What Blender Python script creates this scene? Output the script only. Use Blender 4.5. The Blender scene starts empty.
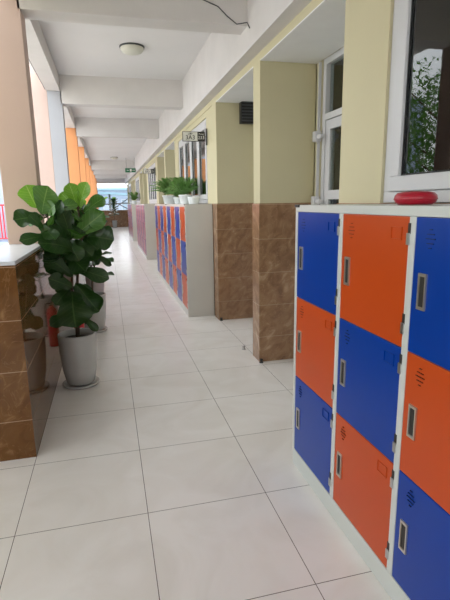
import bpy, bmesh, math, random
from mathutils import Vector, Matrix
random.seed(7)
S = bpy.context.scene
C = S.collection

# ------------------------------------------------------------------ camera
YAW, PITCH, ROLL = 0.2435, -0.2108, -0.0165
CAM = Vector((0.5062, -1.9956, 1.4687))
fw = Vector((math.sin(YAW)*math.cos(PITCH), math.cos(YAW)*math.cos(PITCH), math.sin(PITCH)))
rt = Vector((math.cos(YAW), -math.sin(YAW), 0)); up = rt.cross(fw)
r2 = math.cos(ROLL)*rt + math.sin(ROLL)*up; u2 = -math.sin(ROLL)*rt + math.cos(ROLL)*up
cd = bpy.data.cameras.new('camera'); cam = bpy.data.objects.new('camera', cd); C.objects.link(cam)
M = Matrix((r2, u2, -fw)).transposed().to_4x4(); M.translation = CAM
cam.matrix_world = M
cd.sensor_fit = 'HORIZONTAL'; cd.sensor_width = 36.0; cd.lens = 458.7/450*36; cd.clip_end = 400
S.camera = cam

# ------------------------------------------------------------------ sky and exposure
w = bpy.data.worlds.new('overcast'); S.world = w; w.use_nodes = True
nt = w.node_tree; bg = nt.nodes['Background']
tc = nt.nodes.new('ShaderNodeTexCoord'); sx = nt.nodes.new('ShaderNodeSeparateXYZ'); nt.links.new(tc.outputs['Generated'], sx.inputs[0])
rp = nt.nodes.new('ShaderNodeValToRGB'); nt.links.new(sx.outputs['Z'], rp.inputs[0]); nt.links.new(rp.outputs[0], bg.inputs['Color'])
e = rp.color_ramp.elements                      # hazy overcast: bright along the horizon, duller overhead
e[0].position = .05; e[0].color = (.93, .965, 1.0, 1); e[1].position = .75; e[1].color = (.92, .95, .98, 1)
bg.inputs['Strength'].default_value = 1.5
S.view_settings.view_transform = 'Standard'; S.view_settings.look = 'None'
S.view_settings.gamma = 1; S.view_settings.exposure = 1.5
S.view_settings.use_curve_mapping = False

# ------------------------------------------------------------------ materials
def srgb(c):
    return tuple(((x/255)/12.92 if x/255 <= .04045 else (((x/255)+.055)/1.055)**2.4) for x in c) + (1,)
def mat(name, col, rough=.5, metal=0, noise=0, nscale=6, bump=0, bscale=40, coat=0, spec=.5):
    m = bpy.data.materials.new(name); m.use_nodes = True
    t = m.node_tree; b = t.nodes['Principled BSDF']
    b.inputs['Roughness'].default_value = rough; b.inputs['Metallic'].default_value = metal
    b.inputs['Coat Weight'].default_value = coat; b.inputs['Coat Roughness'].default_value = .08
    b.inputs['Specular IOR Level'].default_value = spec
    c = srgb(col)
    tc = t.nodes.new('ShaderNodeTexCoord')
    n = t.nodes.new('ShaderNodeTexNoise'); n.inputs['Scale'].default_value = nscale; n.inputs['Detail'].default_value = 5
    t.links.new(tc.outputs['Object'], n.inputs['Vector'])
    r = t.nodes.new('ShaderNodeMapRange'); r.inputs[1].default_value = .3; r.inputs[2].default_value = .7
    r.inputs[3].default_value = 1-noise; r.inputs[4].default_value = 1+noise*.4
    t.links.new(n.outputs['Fac'], r.inputs[0])
    v = t.nodes.new('ShaderNodeVectorMath'); v.operation = 'SCALE'; v.inputs[0].default_value = c[:3]
    t.links.new(r.outputs[0], v.inputs['Scale']); t.links.new(v.outputs[0], b.inputs['Base Color'])
    if bump:
        n2 = t.nodes.new('ShaderNodeTexNoise'); n2.inputs['Scale'].default_value = bscale
        t.links.new(tc.outputs['Object'], n2.inputs['Vector'])
        bp = t.nodes.new('ShaderNodeBump'); bp.inputs['Strength'].default_value = bump; bp.inputs['Distance'].default_value = .01
        t.links.new(n2.outputs['Fac'], bp.inputs['Height']); t.links.new(bp.outputs[0], b.inputs['Normal'])
    return m

def math_n(t, op, a, b=None):
    n = t.nodes.new('ShaderNodeMath'); n.operation = op
    for i, v in enumerate((a, b)):
        if v is None: continue
        if isinstance(v, (int, float)): n.inputs[i].default_value = v
        else: t.links.new(v, n.inputs[i])
    return n.outputs[0]
def joint(t, coord, pitch, off, half):
    """1 on a grout line of the given pitch, 0 elsewhere"""
    a = math_n(t, 'DIVIDE', math_n(t, 'SUBTRACT', coord, off), pitch)
    a = math_n(t, 'ABSOLUTE', math_n(t, 'SUBTRACT', a, math_n(t, 'ROUND', a)))
    return math_n(t, 'LESS_THAN', a, half/pitch)

def floor_mat():
    m = bpy.data.materials.new('cream_floor_tile'); m.use_nodes = True; t = m.node_tree; b = t.nodes['Principled BSDF']
    g = t.nodes.new('ShaderNodeNewGeometry'); s = t.nodes.new('ShaderNodeSeparateXYZ'); t.links.new(g.outputs['Position'], s.inputs[0])
    j = math_n(t, 'MAXIMUM', joint(t, s.outputs['X'], .6, 0, .0016), joint(t, s.outputs['Y'], .6, 0, .0016))
    n = t.nodes.new('ShaderNodeTexNoise'); n.inputs['Scale'].default_value = 2.2; n.inputs['Detail'].default_value = 6; n.inputs['Distortion'].default_value = 1.5
    t.links.new(g.outputs['Position'], n.inputs['Vector'])
    cr = t.nodes.new('ShaderNodeValToRGB'); t.links.new(n.outputs['Fac'], cr.inputs[0])
    cr.color_ramp.elements[0].position = .35; cr.color_ramp.elements[0].color = srgb((234, 231, 225))
    cr.color_ramp.elements[1].position = .62; cr.color_ramp.elements[1].color = srgb((242, 240, 236))
    mx = t.nodes.new('ShaderNodeMix'); mx.data_type = 'RGBA'; t.links.new(j, mx.inputs['Factor'])
    t.links.new(cr.outputs[0], mx.inputs[6]); mx.inputs[7].default_value = srgb((92, 84, 76))
    t.links.new(mx.outputs[2], b.inputs['Base Color'])
    rr = math_n(t, 'MULTIPLY_ADD', j, .5); t.nodes[-1].inputs[2].default_value = .22
    t.links.new(rr, b.inputs['Roughness'])
    return m
def marble_mat(name, c1, c2, c3, rough):
    """polished brown wall tile with light diagonal veins, 0.3 m courses, 0.6 m wide"""
    m = bpy.data.materials.new(name); m.use_nodes = True; t = m.node_tree; b = t.nodes['Principled BSDF']
    g = t.nodes.new('ShaderNodeNewGeometry'); s = t.nodes.new('ShaderNodeSeparateXYZ'); t.links.new(g.outputs['Position'], s.inputs[0])
    jz = joint(t, s.outputs['Z'], .3, .24, .0022)
    mp = t.nodes.new('ShaderNodeMapping'); mp.vector_type = 'TEXTURE'; mp.inputs['Rotation'].default_value = (math.radians(-38), math.radians(38), 0)
    mp.inputs['Scale'].default_value = (.5, .5, 1.7); t.links.new(g.outputs['Position'], mp.inputs[0])
    n = t.nodes.new('ShaderNodeTexNoise'); n.inputs['Scale'].default_value = 5; n.inputs['Detail'].default_value = 8; n.inputs['Distortion'].default_value = 1.2
    t.links.new(mp.outputs[0], n.inputs['Vector'])
    cr = t.nodes.new('ShaderNodeValToRGB'); t.links.new(n.outputs['Fac'], cr.inputs[0])
    e = cr.color_ramp.elements; e[0].position = .3; e[0].color = srgb(c1); e[1].position = .62; e[1].color = srgb(c2)
    e2 = e.new(.72); e2.color = srgb(c3)
    n2 = t.nodes.new('ShaderNodeTexNoise'); n2.inputs['Scale'].default_value = 3.1; n2.inputs['Detail'].default_value = 3; n2.inputs['Distortion'].default_value = 2.5
    t.links.new(mp.outputs[0], n2.inputs['Vector'])
    vein = math_n(t, 'LESS_THAN', math_n(t, 'ABSOLUTE', math_n(t, 'SUBTRACT', n2.outputs['Fac'], .5)), .008)
    vein = math_n(t, 'MULTIPLY', vein, .35)
    m1 = t.nodes.new('ShaderNodeMix'); m1.data_type = 'RGBA'; t.links.new(vein, m1.inputs['Factor'])
    t.links.new(cr.outputs[0], m1.inputs[6]); m1.inputs[7].default_value = srgb(c3)
    m2 = t.nodes.new('ShaderNodeMix'); m2.data_type = 'RGBA'; t.links.new(math_n(t, 'MULTIPLY', jz, .6), m2.inputs['Factor'])
    t.links.new(m1.outputs[2], m2.inputs[6]); m2.inputs[7].default_value = srgb((196, 172, 144))
    t.links.new(m2.outputs[2], b.inputs['Base Color']); b.inputs['Roughness'].default_value = rough
    b.inputs['Specular IOR Level'].default_value = .6
    return m
def glass_mat(name, tint=(.75, .8, .78), refl=1.0):
    m = bpy.data.materials.new(name); m.use_nodes = True; t = m.node_tree; t.nodes.clear()
    o = t.nodes.new('ShaderNodeOutputMaterial'); tr = t.nodes.new('ShaderNodeBsdfTransparent'); tr.inputs[0].default_value = (*tint, 1)
    gl = t.nodes.new('ShaderNodeBsdfGlossy'); gl.inputs['Roughness'].default_value = .01; gl.inputs[0].default_value = (.95, .97, .97, 1)
    f = t.nodes.new('ShaderNodeFresnel'); f.inputs[0].default_value = 1.75
    mx = t.nodes.new('ShaderNodeMixShader'); t.links.new(f.outputs[0], mx.inputs[0]); t.links.new(tr.outputs[0], mx.inputs[1]); t.links.new(gl.outputs[0], mx.inputs[2])
    t.links.new(mx.outputs[0], o.inputs[0]); return m
def leaf_mat(name, col, vein, trans=.35, rough=.35):
    """leaf with midrib and side veins drawn in its own UV (u along the leaf, v across)"""
    m = bpy.data.materials.new(name); m.use_nodes = True; t = m.node_tree; b = t.nodes['Principled BSDF']
    uv = t.nodes.new('ShaderNodeUVMap'); s = t.nodes.new('ShaderNodeSeparateXYZ'); t.links.new(uv.outputs[0], s.inputs[0])
    av = math_n(t, 'ABSOLUTE', math_n(t, 'SUBTRACT', s.outputs['Y'], .5))
    mid = math_n(t, 'LESS_THAN', av, .022)
    ph = math_n(t, 'SUBTRACT', s.outputs['X'], math_n(t, 'MULTIPLY', av, .45))
    sv = math_n(t, 'LESS_THAN', math_n(t, 'ABSOLUTE', math_n(t, 'SUBTRACT', math_n(t, 'FRACT', math_n(t, 'MULTIPLY', ph, 8)), .5)), .05)
    vn = math_n(t, 'MAXIMUM', mid, math_n(t, 'MULTIPLY', sv, .55))
    mx = t.nodes.new('ShaderNodeMix'); mx.data_type = 'RGBA'; t.links.new(vn, mx.inputs['Factor'])
    mx.inputs[6].default_value = srgb(col); mx.inputs[7].default_value = srgb(vein)
    t.links.new(mx.outputs[2], b.inputs['Base Color']); b.inputs['Roughness'].default_value = rough
    tl = t.nodes.new('ShaderNodeBsdfTranslucent'); t.links.new(mx.outputs[2], tl.inputs[0])
    ms = t.nodes.new('ShaderNodeMixShader'); ms.inputs[0].default_value = trans
    t.links.new(b.outputs[0], ms.inputs[1]); t.links.new(tl.outputs[0], ms.inputs[2])
    t.links.new(ms.outputs[0], t.nodes['Material Output'].inputs[0])
    return m

FLOOR = floor_mat()
TILE = marble_mat('brown_wall_tile', (128, 94, 66), (160, 124, 92), (186, 154, 122), .22)
PTILE = marble_mat('polished_parapet_tile', (96, 64, 34), (112, 78, 44), (146, 112, 74), .06)
PTILE.node_tree.nodes['Principled BSDF'].inputs['Coat Roughness'].default_value = .03
SOFF = mat('white_soffit_paint', (240, 240, 238), .8, noise=.03)
CREAM = mat('cream_paint', (206, 198, 162), .7, noise=.05, nscale=1.5, bump=.05)
WHITE = mat('white_ceiling_paint', (224, 222, 221), .8, noise=.04, nscale=1.2, bump=.05)
BEAMP = mat('beam_paint', (216, 212, 209), .8, noise=.06, nscale=3, bump=.06)
PEACH = mat('peach_paint', (208, 184, 174), .75, noise=.05, nscale=2, bump=.06)
ORANGEP = mat('orange_paint', (222, 154, 102), .75, noise=.05, nscale=2, bump=.06)
COOL = mat('cool_white_paint', (176, 178, 184), .7, noise=.04, nscale=2, bump=.05)
CAP = mat('white_stone_cap', (206, 210, 214), .3, noise=.04)
PVC = mat('white_pvc', (206, 206, 207), .35)
GLASS = glass_mat('window_glass')
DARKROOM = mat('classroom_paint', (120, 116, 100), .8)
CURTAIN = mat('curtain_cloth', (120, 106, 92), .9, noise=.1, nscale=3)
CURTAIN2 = mat('teal_curtain_cloth', (120, 142, 140), .9, noise=.1, nscale=3)
RUBBER = mat('black_rubber', (22, 22, 24), .5)
STEEL = mat('brushed_steel', (200, 200, 200), .3, metal=1)
CHROME = mat('nickel_plate', (205, 200, 188), .28, metal=.8)
HOLE = mat('dark_handle_recess', (40, 38, 34), .5)
LFRAME = mat('pale_grey_enamel', (205, 210, 206), .32, noise=.03, nscale=3, coat=.2)
LSIDE = mat('grey_locker_side', (210, 208, 200), .4, noise=.03, nscale=3)
BLUE = mat('blue_enamel', (0, 58, 152), .28, noise=.04, nscale=2, spec=.3)
ORANGE = mat('orange_enamel', (194, 76, 26), .28, noise=.04, nscale=2, spec=.3)
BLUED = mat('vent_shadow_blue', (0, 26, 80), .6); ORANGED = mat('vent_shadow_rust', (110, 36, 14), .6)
PINKD = mat('dusty_pink_enamel', (186, 112, 128), .35, noise=.04); MAUVE = mat('mauve_enamel', (140, 86, 124), .35, noise=.04)
POT = mat('pale_grey_glaze', (190, 190, 186), .25, noise=.03, nscale=3, coat=.4)
POTW = mat('white_pot_plastic', (238, 240, 240), .35)
SOIL = mat('potting_soil', (48, 34, 26), .95, noise=.4, nscale=60, bump=.8, bscale=80)
BARK = mat('fig_bark', (92, 74, 56), .8, noise=.3, nscale=30)
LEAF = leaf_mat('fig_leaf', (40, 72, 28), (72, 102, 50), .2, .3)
LEAFM = leaf_mat('half_lit_fig_leaf', (70, 116, 40), (108, 146, 68), .3, .3)  # upper crown leaves: some of the light on them is put into the colour
LEAFLIT = leaf_mat('lit_fig_leaf', (112, 164, 48), (156, 188, 92), .4, .32)  # best lit leaves, their brightness painted into the green
FERN = leaf_mat('fern_leaf', (130, 174, 96), (150, 190, 116), .4, .5)
TREEL = leaf_mat('tree_leaf', (84, 124, 52), (100, 140, 64), .35, .5)
CRIM = mat('crimson_vinyl', (176, 18, 44), .35, coat=.2)
RED = mat('red_enamel', (205, 20, 34), .3, coat=.3)
BLACK = mat('black_plastic', (18, 18, 20), .4)
SIGNW = mat('white_acrylic', (225, 225, 220), .3); GREENS = mat('green_acrylic', (20, 110, 70), .35)
CONC = mat('pale_courtyard_concrete', (212, 209, 204), .9, noise=.08, nscale=.5)  # unseen ground, made pale to bounce daylight up to the ceiling
LAMPG = mat('frosted_lamp_glass', (215, 214, 200), .35)
GREYM = mat('dark_grey_metal', (70, 72, 74), .5)
BWALL = mat('pale_blue_render', (158, 172, 192), .8, noise=.05, nscale=1)
BROOF = mat('blue_grey_roof_sheet', (120, 150, 165), .6); BPANE = mat('pale_window_pane', (140, 158, 172), .2); BWIN = mat('dark_window_pane', (60, 72, 84), .15)

PTILE.node_tree.nodes['Principled BSDF'].inputs['Specular IOR Level'].default_value = .3
PTILE.node_tree.nodes['Principled BSDF'].inputs['IOR'].default_value = 1.4
# ------------------------------------------------------------------ mesh helpers
class MB:
    def __init__(s): s.bm = bmesh.new(); s.uv = None
    def box(s, x0, x1, y0, y1, z0, z1, mi=0):
        v = [s.bm.verts.new((x, y, z)) for x in (x0, x1) for y in (y0, y1) for z in (z0, z1)]
        for f in ((0, 1, 3, 2), (4, 6, 7, 5), (0, 4, 5, 1), (2, 3, 7, 6), (0, 2, 6, 4), (1, 5, 7, 3)):
            fc = s.bm.faces.new([v[i] for i in f]); fc.material_index = mi
        return s
    def tube(s, pts, rad, n=10, mi=0, cap=True):
        pts = [Vector(p) for p in pts]; rads = rad if isinstance(rad, (list, tuple)) else [rad]*len(pts)
        rings = []; ref = None
        for i, p in enumerate(pts):
            d = (pts[min(i+1, len(pts)-1)] - pts[max(i-1, 0)]).normalized()
            if ref is None: ref = Vector((0, 0, 1)) if abs(d.z) < .9 else Vector((1, 0, 0))
            a = d.cross(ref).normalized(); b = d.cross(a).normalized(); ref = b.cross(d) if b.cross(d).length > .1 else ref
            ref = a.cross(d)
            rings.append([s.bm.verts.new(p + (a*math.cos(k*2*math.pi/n) + b*math.sin(k*2*math.pi/n))*rads[i]) for k in range(n)])
        for r0, r1 in zip(rings, rings[1:]):
            for k in range(n):
                f = s.bm.faces.new((r0[k], r0[(k+1) % n], r1[(k+1) % n], r1[k])); f.material_index = mi; f.smooth = True
        if cap:
            for r in (rings[0], rings[-1]): f = s.bm.faces.new(r); f.material_index = mi
        return s
    def lathe(s, prof, c=(0, 0, 0), n=40, mi=0, smooth=True, close=False):
        rings = []
        for r, z in prof:
            if r < 1e-5: rings.append([s.bm.verts.new((c[0], c[1], c[2]+z))])
            else: rings.append([s.bm.verts.new((c[0]+r*math.cos(k*2*math.pi/n), c[1]+r*math.sin(k*2*math.pi/n), c[2]+z)) for k in range(n)])
        for a, b in zip(rings, rings[1:]):
            for k in range(n):
                q = (k+1) % n
                if len(a) == 1 and len(b) == 1: continue
                if len(a) == 1: f = s.bm.faces.new((a[0], b[k], b[q]))
                elif len(b) == 1: f = s.bm.faces.new((a[k], b[0], a[q]))
                else: f = s.bm.faces.new((a[k], b[k], b[q], a[q]))
                f.material_index = mi; f.smooth = smooth
        return s
    def poly(s, pts, ext, mi=0):
        """prism: outline pts pushed along ext"""
        e = Vector(ext); a = [s.bm.verts.new(Vector(p)) for p in pts]; b = [s.bm.verts.new(Vector(p)+e) for p in pts]
        n = len(pts)
        for f in [a, b[::-1]] + [(a[i], b[i], b[(i+1) % n], a[(i+1) % n]) for i in range(n)]:
            s.bm.faces.new(f).material_index = mi
        return s
    def leaf(s, base, tip, width, nrm, prof, droop=.12, cup=.12, wave=.03, nu=12, nv=6, mi=0):
        if s.uv is None: s.uv = s.bm.loops.layers.uv.new('UVMap')
        base, tip = Vector(base), Vector(tip); d = tip-base; L = d.length; d.normalize()
        nrm = Vector(nrm); nrm = (nrm - d*nrm.dot(d)).normalized(); sd = d.cross(nrm)
        ph = random.random()*6; g = []
        for i in range(nu+1):
            t = i/nu; hw = lerp_prof(prof, t)*width/2; row = []
            for j in range(nv+1):
                v = j/nv*2-1
                z = cup*width*v*v*.5 + droop*L*math.sin(math.pi*t) + wave*width*math.sin(ph+t*13)*abs(v)
                row.append(s.bm.verts.new(base + d*(L*t) + sd*(hw*v) + nrm*z))
            g.append(row)
        for i in range(nu):
            for j in range(nv):
                f = s.bm.faces.new((g[i][j], g[i+1][j], g[i+1][j+1], g[i][j+1])); f.smooth = True; f.material_index = mi
                for lp, (a, b) in zip(f.loops, ((i, j), (i+1, j), (i+1, j+1), (i, j+1))): lp[s.uv].uv = (a/nu, b/nv)
        return s
    def build(s, name, mats, parent=None, loc=None, bevel=0, fix=True):
        if fix: bmesh.ops.recalc_face_normals(s.bm, faces=s.bm.faces)
        me = bpy.data.meshes.new(name); s.bm.to_mesh(me); s.bm.free()
        if not isinstance(mats, (list, tuple)): mats = [mats]
        for m in mats: me.materials.append(m)
        o = bpy.data.objects.new(name, me); C.objects.link(o)
        if parent: o.parent = parent
        if loc: o.location = loc
        if bevel:
            b = o.modifiers.new('bevel', 'BEVEL'); b.width = bevel; b.segments = 2; b.limit_method = 'ANGLE'
        return o
def lerp_prof(p, t):
    for (a, x), (b, y) in zip(p, p[1:]):
        if t <= b: return x+(y-x)*(t-a)/(b-a)
    return p[-1][1]
FIG = [(0, .04), (.05, .3), (.14, .5), (.28, .52), (.45, .68), (.62, .94), (.76, 1), (.87, .88), (.95, .58), (1, .12)]
OVAL = [(0, .05), (.2, .65), (.45, 1), (.7, .8), (1, .03)]
def tag(o, label=None, cat=None, group=None, kind=None):
    if label: o['label'] = label
    if cat: o['category'] = cat
    if group: o['group'] = group
    if kind: o['kind'] = kind
    return o
def struct(name, mb, m, **k): return tag(mb.build(name, m, **k), kind='structure')
def empty(name, loc, label, cat, group=None):
    o = bpy.data.objects.new(name, None); C.objects.link(o); o.location = loc; o.empty_display_size = .1
    return tag(o, label, cat, group)
def children(o): return [c for c in bpy.data.objects if c.parent == o]
def copy_tree(o, parent=None, loc=None, label=None, group=None):
    c = o.copy(); C.objects.link(c); c.parent = parent
    if loc is not None: c.location = loc
    if label: c['label'] = label
    if group: c['group'] = group
    for ch in children(o): copy_tree(ch, c)
    return c
def text_mesh(s, size, m, name, parent, matrix, ext=.0015):
    cu = bpy.data.curves.new(name, 'FONT'); cu.body = s; cu.size = size; cu.extrude = ext; cu.align_x = 'CENTER'; cu.align_y = 'CENTER'
    t = bpy.data.objects.new(name, cu); C.objects.link(t); bpy.context.view_layer.update()
    me = bpy.data.meshes.new_from_object(t.evaluated_get(bpy.context.evaluated_depsgraph_get()))
    bpy.data.objects.remove(t); me.materials.clear(); me.materials.append(m)
    o = bpy.data.objects.new(name, me); C.objects.link(o); o.parent = parent; o.matrix_local = matrix; return o

# ================================================================== THE SETTING
MOD = 6.52                      # the corridor repeats every classroom
Y0, Y1 = -5.2, 28.6             # ends of the corridor
ZC, ZE, ZB = 3.21, 3.0, 2.84    # slab, edge beam, cross beams
WT = 1.45                       # top of the brown wall tiles
struct('floor', MB().box(-.30, 2.30, Y0, Y1+.3, -.25, 0).box(-2.6, -.30, Y0, .98, -.25, 0), FLOOR)
struct('ceiling', MB().box(-.32, 7.0, Y0, Y1+.3, ZC, ZC+.15).box(-2.6, -.32, Y0, .98, ZC, ZC+.15), WHITE)
# cross beams on the column grid, and the long beams over the columns and over the classroom wall
for k in (-1, 0, 1, 2, 5, 6, 7, 8):
    y = 1.88+3.26*k
    struct('trim_%d' % (k+2), MB().box(-.02, 1.69, y, y+.2, ZB, ZC), BEAMP)
struct('trim_11', MB().box(-.20, -.02, Y0, Y1, ZE, ZC), BEAMP)
struct('trim_12', MB().box(1.69, 1.80, Y0, Y1, 2.66, ZC), BEAMP)
# parapet along the open side and across the far end
struct('wall_left', MB().box(-.29, 0, .69, Y1, 0, 1.15), PTILE)
struct('trim_13', MB().box(-.295, .003, .685, Y1, 1.15, 1.172), CAP, bevel=.004)
struct('wall_far', MB().box(-.29, 1.8, Y1, Y1+.25, 0, 1.05), TILE)
struct('trim_14', MB().box(-.3, 1.8, Y1-.01, Y1+.26, 1.05, 1.075), CAP)
struct('trim_15', MB().box(-.2, 1.8, Y1+.02, Y1+.22, 2.72, ZC), BEAMP)
# columns
for k in range(-1, 9):
    y = 1.88+3.26*k
    z0 = 1.172 if k >= 0 else 0
    if k <= 0:   m, x0 = PEACH, -.255
    elif k == 1: m, x0 = COOL, -.19
    else:        m, x0 = ORANGEP, -.42
    zt = ZE if k < 1 else ZE
    tag(MB().box(x0, -.001, y, y+.2, z0, zt).build('column', m, bevel=.004), kind='structure')
    if k == 1:
        tag(MB().box(-.75, x0-.001, y, y+.2, z0-2.0, 3.6).build('outer_pier', PEACH, bevel=.004), kind='structure')
# classroom wall, one stretch per module
tile, cream, soff = MB(), MB(), MB()
back = MB()
E_ = .001
for k in range(-1, 4):
    o = MOD*k
    # window bay: y 3.70..7.0
    tile.box(1.80, 2.0, o+3.70, o+7.0, 0, WT)
    cream.box(1.81, 2.0, o+3.70, o+4.10, WT, 2.60).box(1.81, 2.0, o+6.575, o+7.0, WT, 2.60).box(1.81, 2.0, o+4.10, o+6.575, 2.53, 2.60)
    # fins either side of the doors
    for f in (3.50, 1.88+MOD):
        tile.box(1.79, 2.30, o+f, o+f+.2, 0, WT)
        cream.box(1.80, 2.30, o+f+.008, o+f+.192, WT, 2.60)
    # recess flanks and band over everything
    cream.box(1.80, 7.0, o+3.70-3.22, o+3.70+3.30, 2.60, 2.66)
    # door wall at the back of the recesses
    for a, b in ((7.0, 8.40), (8.60, 10.02)):
        soff.box(1.80, 2.30, o+a, o+b, 2.592, 2.60)
        tile.box(2.30, 2.45, o+a, o+a+.10, 0, WT).box(2.30, 2.45, o+b-.10, o+b, 0, WT)
        cream.box(2.305, 2.45, o+a, o+a+.10, WT, 2.60).box(2.305, 2.45, o+b-.10, o+b, WT, 2.60)
    back.box(2.0, 2.3, o+3.70, o+3.86, 0, 2.6).box(2.0, 2.3, o+6.84, o+7.0, 0, 2.6)
struct('baseboard_right', tile, TILE)
struct('wall_right', cream, CREAM)
struct('trim_16', soff, SOFF)
struct('wall_right', back, CREAM)
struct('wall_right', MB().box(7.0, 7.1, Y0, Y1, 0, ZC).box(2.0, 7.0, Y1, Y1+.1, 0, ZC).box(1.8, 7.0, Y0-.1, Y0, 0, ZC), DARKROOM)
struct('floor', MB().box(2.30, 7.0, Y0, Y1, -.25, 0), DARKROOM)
struct('wall_near', MB().box(-2.7, 1.8, Y0-.1, Y0, 0, 1.05).box(-2.7, 1.8, Y0-.1, Y0, 2.3, ZC), TILE)  # unseen end wall behind the camera, its gap sized to control the light
# unseen landing walls added left of the camera, opening sized to set the near light
struct('wall_left', MB().box(-2.7, -2.6, Y0, .98, 0, 1.15).box(-2.7, -2.6, Y0, .98, 2.4, ZC).box(-2.6, -.29, .90, .98, 0, ZC), CREAM)
# classroom windows: outer frame, four sashes with glass, curtains behind
nw = 0
def window(o, idx, openings):
    y0, y1, z0, z1 = o+4.10, o+6.575, 1.452, 2.53
    fr = MB()
    X = 1.825
    fr.box(X, X+.06, y0, y1, z0, z0+.05).box(X, X+.06, y0, y1, z1-.05, z1).box(X, X+.06, y0, y0+.06, z0+.05, z1-.05).box(X, X+.06, y1-.06, y1, z0+.05, z1-.05)
    w0 = struct('window_%d' % idx, fr, PVC, bevel=.003)
    n = 4; sw = (y1-y0-.12)/n
    for i in range(n):
        a = y0+.06+sw*i; b = a+sw
        s = MB(); t = .068; za, zb = z0+.052, z1-.052
        s.box(X-.012, X+.035, a+.003, b-.003, za, za+t).box(X-.012, X+.035, a+.003, b-.003, zb-t, zb).box(X-.012, X+.035, a+.003, a+t, za+t, zb-t).box(X-.012, X+.035, b-t, b-.003, za+t, zb-t)
        so_ = s.build('sash', PVC, w0, bevel=.004)
        MB().box(X+.010, X+.014, a+t, b-t, za+t, zb-t).build('glass_pane', GLASS, so_)
        MB().box(X+.004, X+.010, a+t, a+t+.008, za+t, zb-t).box(X+.004, X+.010, b-t-.008, b-t, za+t, zb-t).box(X+.004, X+.010, a+t, b-t, za+t, za+t+.008).build('glazing_gasket', RUBBER, so_)
    return w0
def curtain(y0, y1, m, label, group):
    mb = MB(); n = int((y1-y0)/.02); v = []
    for i in range(n+1):
        y = y0+(y1-y0)*i/n; x = 2.12+.02*math.sin(i*.8)+.008*math.sin(i*.37)
        v.append((mb.bm.verts.new((x, y, 2.62)), mb.bm.verts.new((x, y, 1.2))))
    for a, b in zip(v, v[1:]): mb.bm.faces.new((a[0], b[0], b[1], a[1])).smooth = True
    o = mb.build('curtain', m); md = o.modifiers.new('t', 'SOLIDIFY'); md.thickness = .003
    return tag(o, label, 'curtain', group)
for k in range(-1, 4): window(MOD*k, k+2, None)
curtain(-2.25, -.42, CURTAIN, 'brown pleated curtain behind the glass of the nearest window', None)
curtain(4.25, 5.0, CURTAIN2, 'grey green curtain at the near end of the window above the second locker row', None)
curtain(5.7, 6.4, CURTAIN2, 'grey green curtain at the far end of the window above the second locker row', None)
# doors at the back of the recesses
nd = 0
def door(y0, y1, idx):
    X = 2.315
    fr = MB(); f = .05
    fr.box(X, X+.07, y0, y0+f, 0, 2.6).box(X, X+.07, y1-f, y1, 0, 2.6).box(X, X+.07, y0+f, y1-f, 2.55, 2.6).box(X, X+.07, y0+f, y1-f, 2.12, 2.17)
    d = struct('door_%d' % idx, fr, PVC, bevel=.003)
    ym = (y0+y1)/2
    for a, b in ((y0+f, ym), (ym, y1-f)):
        t = .075
        s = MB(); x0, x1 = X+.01, X+.05
        s.box(x0, x1, a+.003, a+t, .01, 2.115).box(x0, x1, b-t, b-.003, .01, 2.115).box(x0, x1, a+t, b-t, 2.04, 2.115).box(x0, x1, a+t, b-t, 1.475, 1.55).box(x0, x1, a+t, b-t, .01, .10).box(x0, x1, a+t, b-t, .72, .80)
        s.box(x0+.012, x1-.012, a+t, b-t, .10, .72)
        l = s.build('door_leaf', PVC, d, bevel=.003)
        MB().box(x0+.018, x0+.024, a+t, b-t, .80, 1.475).box(x0+.018, x0+.024, a+t, b-t, 1.55, 2.04).build('glass_pane', GLASS, l)
        MB().box(x0+.02, x0+.026, a+.02, b-.02, 2.17, 2.55).build('transom_glass', GLASS, d)
    MB().tube([(X-.04, ym-.04, 1.0), (X-.04, ym-.04, 1.12)], .009).tube([(X-.04, ym-.04, 1.01), (X+.01, ym-.04, 1.01)], .007).tube([(X-.04, ym-.04, 1.11), (X+.01, ym-.04, 1.11)], .007).build('door_handle', STEEL, d)
for k in range(-1, 3):
    for a, b in ((7.10, 8.30), (8.70, 9.92)):
        nd += 1; door(MOD*k+a, MOD*k+b, nd)

# courtyard ground and what stands beyond the corridor
tag(MB().box(-80, -.4, -60, 120, -3.7, -3.6).box(-.4, 30, 29.5, 120, -3.7, -3.6).build('ground', CONC), kind='structure')

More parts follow.
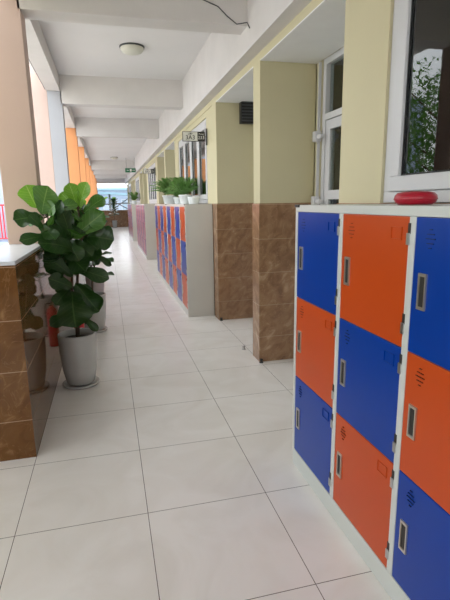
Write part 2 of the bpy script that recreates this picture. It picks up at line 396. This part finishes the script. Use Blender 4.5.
# ================================================================== LOCKERS
PIT = .470
def locker(loc, ncol, c_odd, c_even, label, group, flip=0):
    """front faces -x; origin at the near-left... at the +y front bottom corner, columns run towards -y"""
    D = .350; H = 1.447
    root = empty('locker_cabinet', loc, label, 'locker', group)
    W = PIT*ncol+.02
    b = MB()
    b.box(0, D, -.012, 0, 0, H, 1).box(0, D, -W, -W+.012, 0, H, 1)                # sides
    b.box(.012, D, -W+.012, -.012, H-.014, H)                                      # top
    b.box(0, .02, -W+.012, -.012, H-.033, H)                                       # top rail
    b.box(0, .02, -W+.012, -.012, 0, .092)                                         # plinth
    b.box(D-.01, D, -W+.012, -.012, .02, H-.014)                                   # back
    for i in range(ncol+1): b.box(0, .03, -PIT*i-.026+(.018 if i == ncol else 0), -PIT*i+(-.012 if i == 0 else .0055), .092, H-.033)
    for i in range(1, ncol): b.box(.03, D-.01, -PIT*i-.022, -PIT*i-.010, .05, H-.014)
    for r in (.092, .533, .973): b.box(.03, D-.01, -W+.012, -.012, r-.012, r)
    b.build('body', [LFRAME, LSIDE], root, bevel=.0025)
    for yy in (-.03, -W+.03):
        MB().box(.0-.006, .05, yy-.02, yy+.034 if yy > -.1 else yy+.02, H-.012, H+.002).build('corner_cap', BLACK, root, bevel=.003)
    rows = ((.974, 1.413), (.535, .972), (.094, .533))
    for i in range(ncol):
        y1 = -PIT*i-.0265; y0 = y1-.4375
        for j, (z0, z1) in enumerate(rows):
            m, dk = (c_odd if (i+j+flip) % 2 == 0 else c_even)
            d = MB()
            d.box(.002, .018, y0, y1, z0, z1)
            do = d.build('door', m, root, bevel=.003)
            # handle: nickel surround with a dark finger recess
            hy = y1-.038-.015; hz = z1-.23
            h = MB(); hw, hh, t = .019, .058, .006
            h.box(-.004, .003, hy-hw, hy-hw+t, hz-hh, hz+hh).box(-.004, .003, hy+hw-t, hy+hw, hz-hh, hz+hh)
            h.box(-.004, .003, hy-hw+t, hy+hw-t, hz-hh, hz-hh+t*1.6).box(-.004, .003, hy-hw+t, hy+hw-t, hz+hh-t*1.6, hz+hh)
            h.box(-.0005, .0025, hy-hw+t, hy+hw-t, hz-hh+t*1.6, hz+hh-t*1.6, 1)
            h.build('handle', [CHROME, HOLE], do)
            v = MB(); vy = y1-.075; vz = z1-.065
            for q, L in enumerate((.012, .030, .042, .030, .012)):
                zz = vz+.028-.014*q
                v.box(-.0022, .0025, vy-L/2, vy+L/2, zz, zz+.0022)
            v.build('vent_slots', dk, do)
            lb = MB(); la, lc = y0+.036, y0+.096; zt, zb = z1-.035, z1-.078
            for q in ((la, la+.003, zb, zt), (lc-.003, lc, zb, zt), (la, lc, zb, zb+.003), (la, lc, zt-.003, zt)): lb.box(-.0015, .0025, *q)
            lb.build('label_holder', m, do)
            for zz in (z0+.055, z1-.085):
                hg = MB().box(-.004, .006, y0-.009, y0+.006, zz-.005, zz+.033).box(-.001, .006, y0-.011, y0+.003, zz+.030, zz+.065, 1)
                hg.build('hinge', [STEEL, HOLE], do)
    return root
OO, BB = (ORANGE, ORANGED), (BLUE, BLUED)
near = locker((1.443, .240, 0), 4, BB, OO, 'nearest locker cabinet, large blue and orange doors, crimson cushion on top', None)
l2a = locker((1.443, 7.58, 0), 4, BB, OO, 'farther half of the second blue and orange locker row, large fern on top', 'blue and orange lockers under the second window')
l2b = copy_tree(l2a, None, (1.443, 7.58-4*PIT-.034, 0), 'nearer half of the second blue and orange locker row, grey end panel by tiled pier')
pk, mv = (PINKD, MAUVE), (MAUVE, PINKD)
l3a = locker((1.443, 14.1, 0), 4, pk, mv, 'farther half of the dusty pink locker row down the corridor', 'dusty pink lockers under the third window')
l3b = copy_tree(l3a, None, (1.443, 14.1-4*PIT-.034, 0), 'nearer half of the dusty pink locker row down the corridor')
l4a = copy_tree(l2a, None, (1.443, 20.62, 0), 'farthest blue and orange locker cabinet, near the end parapet', 'lockers at the far end')
l4b = copy_tree(l2a, None, (1.443, 20.62-4*PIT-.034, 0), 'locker cabinet next behind the dusty pink row, dark green plant on top', 'lockers at the far end')

# ================================================================== THINGS ON AND BY THE LOCKERS
cu = MB().lathe([(0, 0), (.060, 0), (.071, .007), (.076, .020), (.074, .033), (.064, .043), (.045, .047), (0, .049)], n=48)
cu.lathe([(.075, .017), (.078, .020), (.075, .023)], n=48)
tag(cu.build('round_cushion', CRIM, loc=(1.62, -.475, 1.4475)), 'crimson round flat cushion lying on top of the nearest lockers', 'cushion')

# door stops at the feet of the tiled piers
def doorstop(x, y, label, m, nm='door_stop'):
    o = MB().lathe([(0, 0), (.019, 0), (.020, .006), (.012, .010), (.012, .022), (.016, .025), (.016, .034), (0, .036)], n=20).build(nm, m, loc=(x, y, .0005))
    return tag(o, label, 'door stop')
doorstop(1.80, 1.855, 'small black rubber stop on the floor at the corner of the nearest tiled pier', RUBBER)
doorstop(1.815, 3.475, 'small black rubber stop at the foot of the tiled pier beside the second lockers', RUBBER)
doorstop(1.755, 2.28, 'small steel door stop on the floor just left of the nearest tiled pier', STEEL)

# wiring on the door wall
cr = empty('wall_conduit', (2.29, 1.79, 1.0), 'white wiring conduit with two junction boxes beside the recessed door', 'conduit')
MB().box(-.012, .010, -.008, .008, 0, 1.58).build('pipe', PVC, cr)
for z in (.995-.04, .46-.04): MB().box(-.045, .010, -.032, .028, z, z+.085).box(-.03, .0, -.10, -.028, z+.02, z+.055).build('junction_box', PVC, cr, bevel=.004)

# black louvred unit on the second pier
lv = empty('louvred_vent_unit', (2.20, 3.49, 2.36), 'black louvred box hanging high on the second pier inside the recess', 'vent')
MB().box(-.12, .09, -.08, .008, 0, .27).build('housing', BLACK, lv, bevel=.004)
for i in range(7): MB().box(-.112, .082, -.094, -.081, .02+.034*i, .034+.034*i).build('louvre', GREYM, lv)

# class signs sticking out from the wall
def sign(y, label, group):
    r = empty('class_sign', (1.80, y, 2.28), label, 'sign', group)
    MB().box(-.018, 0, -.012, .012, -.10, .10).build('wall_bracket', GREYM, r)
    MB().tube([(-.29, 0, .0), (-.015, 0, .0)], .005).build('rod', GREYM, r)
    p = MB().box(-.31, -.125, -.008, .008, -.052, .056).build('white_panel', SIGNW, r)
    q = MB().box(-.125, -.03, -.008, .008, -.052, .056).build('black_panel', BLACK, r)
    f = MB().box(-.315, -.028, -.010, .010, -.057, -.051).box(-.315, -.028, -.010, .010, .055, .061).box(-.316, -.309, -.010, .010, -.057, .061).box(-.033, -.027, -.010, .010, -.057, .061)
    f.build('frame', GREYM, r)
    R = lambda x, z: Matrix.Translation((x, -.0095, z)) @ Matrix.Rotation(math.pi/2, 4, 'X')
    text_mesh('LỚP', .032, BLACK, 'lettering', p, R(-.218, .033)); text_mesh('3A3', .074, BLACK, 'lettering', p, R(-.218, -.012))
    text_mesh('Phòng', .026, SIGNW, 'lettering', q, R(-.078, .033)); text_mesh('233', .056, SIGNW, 'lettering', q, R(-.078, -.012))
    return r
sign(4.02, 'black and white class sign reading 3A3 and 233, projecting above the fern pots', 'class signs')
sign(4.02+MOD, 'smaller looking class sign farther down the corridor, above the pink lockers', 'class signs')
# green exit sign hanging from the ceiling
ex = empty('exit_sign', (1.50, 17.0, 2.66), 'green hanging emergency exit sign near the end of the corridor', 'exit sign')
MB().box(-.21, .21, -.03, .03, 0, .155).build('case', GREENS, ex, bevel=.006)
mb = MB().box(-.035, .035, -.034, -.031, .03, .125)
mb.box(-.14, -.06, -.034, -.031, .068, .084).box(-.15, -.125, -.034, -.031, .058, .094).box(.06, .14, -.034, -.031, .068, .084).box(.125, .15, -.034, -.031, .058, .094)
mb.build('pictogram', SIGNW, ex)
for x in (-.16, .16): MB().tube([(x, 0, .15), (x, 0, ZC-2.66)], .005).build('hanger', GREYM, ex)
# ceiling lamps
def lamp(x, y, label):
    r = empty('ceiling_lamp', (x, y, ZC), label, 'lamp', 'round lamps along the corridor ceiling')
    MB().lathe([(0, 0), (.140, 0), (.142, -.006), (.138, -.016), (.0, -.018)], n=40).build('rim', GREYM, r)
    MB().lathe([(.131, -.016), (.130, -.035), (.112, -.058), (.075, -.073), (0, -.078)], n=40).build('lamp_shade', LAMPG, r)
    return r
l0 = lamp(.90, 3.78, 'round flush ceiling lamp in the bay nearest the camera')
copy_tree(l0, None, (.90, 3.78+MOD, ZC), 'round flush ceiling lamp, second one down the corridor')
copy_tree(l0, None, (.90, 3.78+2*MOD, ZC), 'round flush ceiling lamp, third one down the corridor')
# cables
tag(MB().tube([(-.207, 2.1, 3.02), (-.207, 5.13, 3.02)], .010).build('pipe', GREYM), 'thin grey pipe along the outer edge beam between the first two columns', 'pipe')
tag(MB().tube([(1.33, 1.872, 3.0), (1.45, 1.870, 2.96), (1.52, 1.872, 2.90), (1.60, 1.870, 2.845), (1.683, 1.86, 2.86), (1.684, 1.80, 2.80)], .004, n=6).build('cable', GREYM), 'loose thin cable at the right end of the nearest ceiling beam', 'cable')

# ================================================================== PLANTS
def fig_pot(root, rt_=.152, rb=.112, H=.445):
    MB().lathe([(0, .022), (rb-.012, .022), (rb, .030), (rb+.022, .14), (rt_-.004, .30), (rt_, H-.02), (rt_, H-.004), (rt_-.006, H), (rt_-.014, H-.004), (rt_-.016, H-.05), (rt_-.02, H-.07)], n=48).build('pot', POT, root)
    MB().lathe([(0, 0), (rb+.012, 0), (rb+.030, .006), (rb+.036, .022), (rb+.031, .026), (rb+.012, .018), (0, .016)], n=48).build('saucer', POT, root)
    MB().lathe([(0, H-.045), (.06, H-.05), (rt_-.017, H-.056)], n=32).build('soil', SOIL, root)
f1 = empty('fiddle_leaf_fig', (.20, 1.80, 0), 'large fiddle leaf fig in a tall pale grey pot with saucer, nearest the camera', 'potted plant', 'fiddle leaf figs along the parapet')
fig_pot(f1)
LV = [
(0.009,1.660,1.447, -0.041,1.600,1.608, 0.161,1),
(0.041,1.640,1.403, 0.110,1.560,1.599, 0.195,2),
(0.020,1.680,1.381, -0.152,1.600,1.366, 0.144,0),
(0.103,1.700,1.312, 0.187,1.660,1.501, 0.110,0),
(0.052,1.660,1.242, -0.113,1.520,1.221, 0.093,0),
(0.044,1.600,1.304, -0.027,1.500,1.401, 0.076,0),
(0.277,1.850,1.448, 0.234,1.830,1.630, 0.119,1),
(0.300,1.850,1.447, 0.369,1.800,1.635, 0.119,1),
(0.261,1.850,1.433, 0.163,1.900,1.557, 0.102,1),
(0.326,1.850,1.400, 0.487,1.900,1.514, 0.127,2),
(0.228,1.750,1.215, 0.481,1.700,1.407, 0.168,2),
(0.345,1.800,1.223, 0.542,1.750,1.188, 0.203,0),
(0.214,1.750,1.223, 0.167,1.680,1.458, 0.161,0),
(0.259,1.700,1.110, 0.014,1.500,1.204, 0.21,0),
(0.202,1.750,1.077, 0.095,1.650,1.322, 0.127,0),
(0.196,1.720,0.800, 0.215,1.540,0.555, 0.29,0),
(0.225,1.800,0.846, 0.388,1.720,0.622, 0.19,0),
(0.206,1.780,0.978, 0.483,1.700,0.887, 0.127,0),
(0.348,1.850,1.075, 0.505,1.900,0.964, 0.068,0),
(0.203,1.750,0.919, 0.020,1.600,1.115, 0.119,0),
(0.196,1.750,0.832, 0.045,1.600,0.935, 0.136,0),
(0.209,1.800,1.023, 0.430,1.850,1.137, 0.186,0),
(0.182,1.720,0.629, 0.025,1.600,0.567, 0.110,0),
(0.250,1.800,0.580, 0.368,1.750,0.457, 0.068,0),
(0.176,1.900,1.269, 0.384,1.950,1.389, 0.153,0),
(0.194,1.900,1.300, 0.271,1.920,1.518, 0.144,1),
(0.153,1.750,1.202, 0.060,1.800,1.354, 0.119,0),
(0.349,1.900,1.119, 0.502,1.950,1.273, 0.144,0),
(0.195,1.850,0.707, 0.337,1.950,0.763, 0.144,0),
(0.175,1.750,1.109, 0.318,1.620,0.963, 0.169,0),
(0.127,1.720,1.037, 0.027,1.660,0.973, 0.127,0),
(0.289,1.880,1.330, 0.427,1.800,1.298, 0.136,0),
(0.017,1.660,1.316, 0.136,1.500,1.221, 0.119,0),
]
st = MB(); o = Vector((.20, 1.80, 0))
stems = [[(.20, 1.80, .39), (.205, 1.79, .60), (.19, 1.78, .80), (.205, 1.77, .95), (.19, 1.76, 1.12), (.12, 1.74, 1.25), (.07, 1.70, 1.38)],
         [(.205, 1.80, .39), (.22, 1.82, .62), (.235, 1.84, .88), (.27, 1.85, 1.1), (.29, 1.86, 1.3), (.285, 1.86, 1.46)],
         [(.205, 1.77, .95), (.24, 1.80, 1.12), (.32, 1.84, 1.24), (.36, 1.87, 1.32)],
         [(.19, 1.76, 1.12), (.13, 1.69, 1.16), (.07, 1.66, 1.25)]]
for s_ in stems: st.tube([Vector(p)-o for p in s_], [.013-.0012*i for i in range(len(s_))], n=8)
allp = [Vector(p) for s_ in stems for p in s_]
fo = MB()
camd = Vector((0.06, -.75, .0))
for (bx, by, bz, tx, ty, tz, wd, lit) in LV:
    b_ = Vector((bx, by, bz)); t_ = Vector((tx, ty, tz))
    q = min(allp, key=lambda p: (p-b_).length)
    st.tube([q-o, (q+b_)/2-o+Vector((0, 0, -.01)), b_-o], .0035, n=6)
    nrm = Vector((random.uniform(-.35, .35), -1, random.uniform(.25, .9)))
    fo.leaf(b_-o, t_-o, wd, nrm, FIG, droop=random.uniform(.02, .1), cup=random.uniform(.05, .25), wave=.05, mi=lit)
for i in range(34):   # further leaves all round the stems
    q = random.choice([p for p in allp if p.z > .75]); a = random.uniform(-2.2, 2.0)
    z = q.z+random.uniform(-.1, .1)
    b_ = Vector((q.x+.03*math.sin(a), q.y-.03*math.cos(a), z)); L = random.uniform(.15, .22)
    t_ = b_+Vector((math.sin(a)*L, -math.cos(a)*L*.8, random.uniform(-.16, .08)))
    t_.x = max(t_.x, .07 if t_.z < 1.2 else -.08); b_.x = max(b_.x, .06 if b_.z < 1.2 else 0)
    if t_.z < .6: continue
    st.tube([q-o, b_-o], .0035, n=6)
    fo.leaf(b_-o, t_-o, random.uniform(.11, .155), (random.uniform(-.5, .5), -.9, random.uniform(.3, .9)), FIG, droop=.07, cup=.15, wave=.06, mi=2 if t_.z > 1.25 else 0)  # leaves high in the crown get the lighter, half lit colour
for i in range(16):   # the leaves behind, filling the crown
    z = random.uniform(.95, 1.42); q = random.choice([p for p in allp if p.z > .9]); a = random.uniform(-.6, .9)
    b_ = Vector((q.x, q.y+.03, z)); t_ = b_+Vector((math.sin(a)*.2, random.uniform(.02, .2), random.uniform(-.02, .17)))
    t_.x = max(t_.x, .11)
    st.tube([q-o, b_-o], .0035, n=6)
    fo.leaf(b_-o, t_-o, .15, (random.uniform(-.4, .4), -1, .6), FIG, droop=.06, cup=.15, wave=.05)
st.build('stem', BARK, f1); fo.build('foliage', [LEAF, LEAFLIT, LEAFM], f1, fix=False)

def fig_plant(loc, label, z0, z1, n, seed, Lf=.23, xmin=.03):
    random.seed(seed)
    r = empty('fiddle_leaf_fig', loc, label, 'potted plant', 'fiddle leaf figs along the parapet'); fig_pot(r)
    o = Vector(loc); s = MB(); g = MB()
    pts = [Vector((0, 0, .39)), Vector((.02, -.02, .7)), Vector((-.01, 0, 1.0)), Vector((.03, .02, z1-.1))]
    s.tube(pts, [.013, .011, .009, .006], n=8)
    for i in range(n):
        t = i/(n-1); z = z0+(z1-z0-.12)*t; a = i*2.4+random.uniform(-.3, .3)
        c = Vector((.01, 0, z)); b_ = c+Vector((math.cos(a)*.05, math.sin(a)*.05, .02))
        d = Vector((math.cos(a), math.sin(a), random.uniform(-.25, .35)+t*.8)).normalized(); L = Lf*random.uniform(.8, 1.1)
        t_ = b_+d*L; t_.x = max(t_.x, xmin-loc[0]); 
        s.tube([c, b_], .0035, n=6)
        g.leaf(b_, t_, L*.68, (d.x*-.3, d.y*-.3-.2, 1), FIG, droop=.08, cup=.15, wave=.05, mi=1 if t > .93 else 0)  # topmost leaves get the painted lit colour
    s.build('stem', BARK, r); g.build('foliage', [LEAF, LEAFLIT, LEAFM], r, fix=False); return r
fig_plant((.27, 3.48, 0), 'fiddle leaf fig in a pale pot standing just behind the nearest one', .62, 1.52, 22, 3)
fig_plant((.24, 5.6, 0), 'third fiddle leaf fig along the parapet, mostly hidden behind the nearer two', .62, 1.35, 18, 5)
fig_plant((.90, 27.6, 0), 'small looking potted fig standing before the far end parapet', .7, 1.75, 34, 8, .34)

# red extinguisher behind the nearest plant
fx = empty('fire_extinguisher', (.13, 3.0, 0), 'red fire extinguisher on the floor behind the nearest fig pot', 'fire extinguisher')
MB().lathe([(0, 0), (.052, 0), (.055, .01), (.055, .36), (.045, .40), (.02, .425), (.018, .44), (0, .44)], n=28).build('cylinder', RED, fx)
MB().box(-.014, .014, -.014, .014, .44, .475).box(-.012, .012, -.10, .02, .475, .485).box(-.012, .012, -.09, -.01, .452, .460).build('valve', BLACK, fx)
MB().tube([(0, .02, .46), (.06, .03, .45), (.072, .03, .36), (.068, .03, .2)], .008, n=8).build('hose', BLACK, fx)

# ferns in white pots on the second locker row
def fern(x, y, rp, hp, spread, hgt, n, label, seed):
    random.seed(seed); ZL = 1.4475
    r = empty('potted_fern', (x, y, ZL), label, 'potted plant', 'ferns on the second locker row')
    MB().lathe([(0, 0), (rp*.72, 0), (rp*.76, .005), (rp*.97, hp-.02), (rp*1.03, hp-.018), (rp*1.03, hp), (rp*.94, hp), (rp*.92, hp-.03)], n=32).build('pot', POTW, r)
    MB().lathe([(0, hp-.02), (rp*.92, hp-.025)], n=24).build('soil', SOIL, r)
    g = MB()
    for i in range(n):
        a = i*2.4; el = random.uniform(.3, 1.55); L = spread*random.uniform(.7, 1.1)
        dr = Vector((math.cos(a), math.sin(a), 0)); prev = None; N = 8
        for k in range(N+1):
            t = k/N
            p = Vector((0, 0, hp-.02)) + dr*(L*t*math.cos(el*.8)) + Vector((0, 0, hgt*(t*(.5+math.sin(el)*1.15) - .62*t*t)))
            p.x = min(p.x, 1.76-x)
            p.z = max(p.z, .01 + (.0 if p.length > rp*1.3 else hp))
            if prev is not None:
                d = (p-prev); sd = d.cross(Vector((0, 0, 1)))
                if sd.length < 1e-4: sd = Vector((1, 0, 0))
                sd.normalize()
                for sg in (-1, 1):
                    tp = p+sd*sg*spread*.24*(1-.6*t)+d*.6+Vector((0, 0, .012)); tp.x = min(tp.x, 1.775-x)
                    g.leaf(p, tp, spread*.11, (0, 0, 1), OVAL, droop=.05, cup=.1, wave=0, nu=3, nv=2)
            prev = p
    g.build('fronds', FERN, r, fix=False)
fern(1.61, 6.45, .13, .15, .36, .30, 60, 'large leafy fern in a white pot, farthest on the second locker row', 11)
fern(1.61, 5.35, .085, .10, .27, .24, 46, 'fern in a small white pot, middle of the three on the second locker row', 12)
fern(1.61, 4.72, .095, .13, .27, .24, 50, 'fern in a rounded white pot, nearest of the three on the second locker row', 13)
def white_tub(x, y, label):
    MBx = MB().lathe([(0, 0), (.06, 0), (.065, .004), (.08, .085), (.083, .09), (.078, .092), (.074, .085), (.06, .01), (0, .008)], n=28).build('empty_pot', POTW, loc=(x, y, 1.448))
    tag(MBx, label, 'pot')
white_tub(1.64, 4.22, 'empty low white pot at the near end of the second locker row')
fern(1.60, 17.6, .10, .13, .34, .34, 50, 'dark leafy plant on top of the lockers behind the pink row', 21)
for o_ in bpy.data.objects:
    if o_.get('label', '').startswith('dark leafy plant'): del o_['group']
# small notices on the wall further on
tag(MB().box(1.785, 1.799, 9.72+7.0, 9.72+7.35, 1.62, 1.85).build('notice_board', GREYM), 'small grey notice on the wall beyond the pink lockers', 'notice')

# ================================================================== OUTSIDE
def tree(x, y, zc, rx, rz, n, label, seed):
    random.seed(seed)
    r = empty('courtyard_tree', (x, y, -3.6), label, 'tree', 'trees in the courtyard')
    s = MB().tube([(0, 0, 0), (.1, .05, 2.2), (-.05, .1, zc+3.6-.3), (.05, 0, zc+3.6+rz*.6)], [.17, .14, .10, .03], n=10)
    for i in range(9):
        a = i*2.4; s.tube([(0, .05, zc+3.6-rz*.6+.15*i), (math.cos(a)*rx*.7, math.sin(a)*rx*.7, zc+3.6-rz*.2+.22*i)], [.05, .015], n=6)
    s.build('trunk', BARK, r)
    g = MB()
    for i in range(n):
        u = Vector((random.gauss(0, 1), random.gauss(0, 1), random.gauss(0, 1))).normalized()*random.uniform(.55, 1)
        lump = 1+.22*math.sin(u.x*5+seed)*math.cos(u.y*6)*math.sin(u.z*4+1)
        p = Vector((u.x*rx*lump, u.y*rx*lump, zc+3.6+u.z*rz*lump))
        d = Vector((random.uniform(-1, 1), random.uniform(-1, 1), random.uniform(-.9, .4))).normalized()*random.uniform(.13, .26)
        g.leaf(p, p+d, .075, (random.uniform(-.5, .5), random.uniform(-.5, .5), 1), OVAL, nu=2, nv=2, wave=0)
    g.build('crown', TREEL, r, fix=False); return r
tree(-6.2, 8.6, 2.9, 2.4, 2.4, 7500, 'broad leafy courtyard tree outside, mirrored in the nearest window glass', 31)
tree(-12.5, 15.0, 1.9, 2.4, 2.2, 3000, 'second leafy courtyard tree, standing farther back than the mirrored one', 32)
# building across the courtyard
bd = empty('courtyard_building', (-9.0, 24.0, -3.6), 'pale blue building across the courtyard with a red balcony railing', 'building')
MB().box(-7, 7.0, 0, 8, 0, 11).build('wall', BWALL, bd)
MB().box(-7.2, 7.2, -1.2, 0, 3.1, 3.3).build('balcony_slab', BWALL, bd)
for i in range(6):
    for z in (4.9, 8.2):
        wn = MB().box(-6.2+2.2*i, -4.9+2.2*i, -.06, .0, z, z+1.5).build('window', PVC, bd)
        MB().box(-6.1+2.2*i, -5.0+2.2*i, -.075, -.062, z+.1, z+1.4).build('pane', BWIN, wn)
rl = MB().box(-7.2, 7.2, -1.2, -1.15, 5.05, 5.12).box(-7.2, 7.2, -1.2, -1.15, 3.45, 3.5)
for i in range(100): rl.box(-7.15+.144*i, -7.09+.144*i, -1.19, -1.16, 3.5, 5.05)
rl.build('railing', RED, bd)
# building and roofs past the far end
b2 = empty('far_building', (2.0, 48.0, -3.6), 'white and pale blue building seen through the opening at the far end', 'building')
MB().box(-9, 9, 0, 6, 0, 6.4).build('wall', BWALL, b2)
MB().box(-9.3, 9.3, -2.2, 0, 6.4, 6.6).build('roof', BROOF, b2)
for i in range(14):
    wn = MB().box(-8.4+1.2*i, -7.8+1.2*i, -.06, 0, 4.4, 5.5).build('window', PVC, b2)
    MB().box(-8.35+1.2*i, -7.85+1.2*i, -.08, -.062, 4.45, 5.45).build('pane', BPANE, wn)
aw = empty('metal_canopy', (-1.0, 36.0, -3.6), 'blue grey metal canopy on posts beyond the end of the corridor', 'canopy')
MB().poly([(-3, 0, 6.1), (5, 0, 5.6), (5, 0, 5.75), (-3, 0, 6.25)], (0, 5, 0)).build('canopy_roof', BROOF, aw)
for x, z in ((-2.2, 6.0), (1.75, 5.8), (4.6, 5.6)):
    MB().tube([(x, .3, 0), (x, .3, z)], .08).build('post', GREYM, aw)
MB().tube([(-2.2, .3, 4.4), (1.2, .3, 5.7)], .05).tube([(1.75, .3, 4.5), (3.4, .3, 5.6)], .04).tube([(1.75, .3, 5.4), (3.2, .3, 4.6)], .04).tube([(.6, .3, 5.0), (4.4, .3, 5.15)], .05).build('brace', GREYM, aw)
tree(3.6, 33.5, .4, 1.5, 1.5, 1500, 'dark tree outside the right side of the far opening', 33)
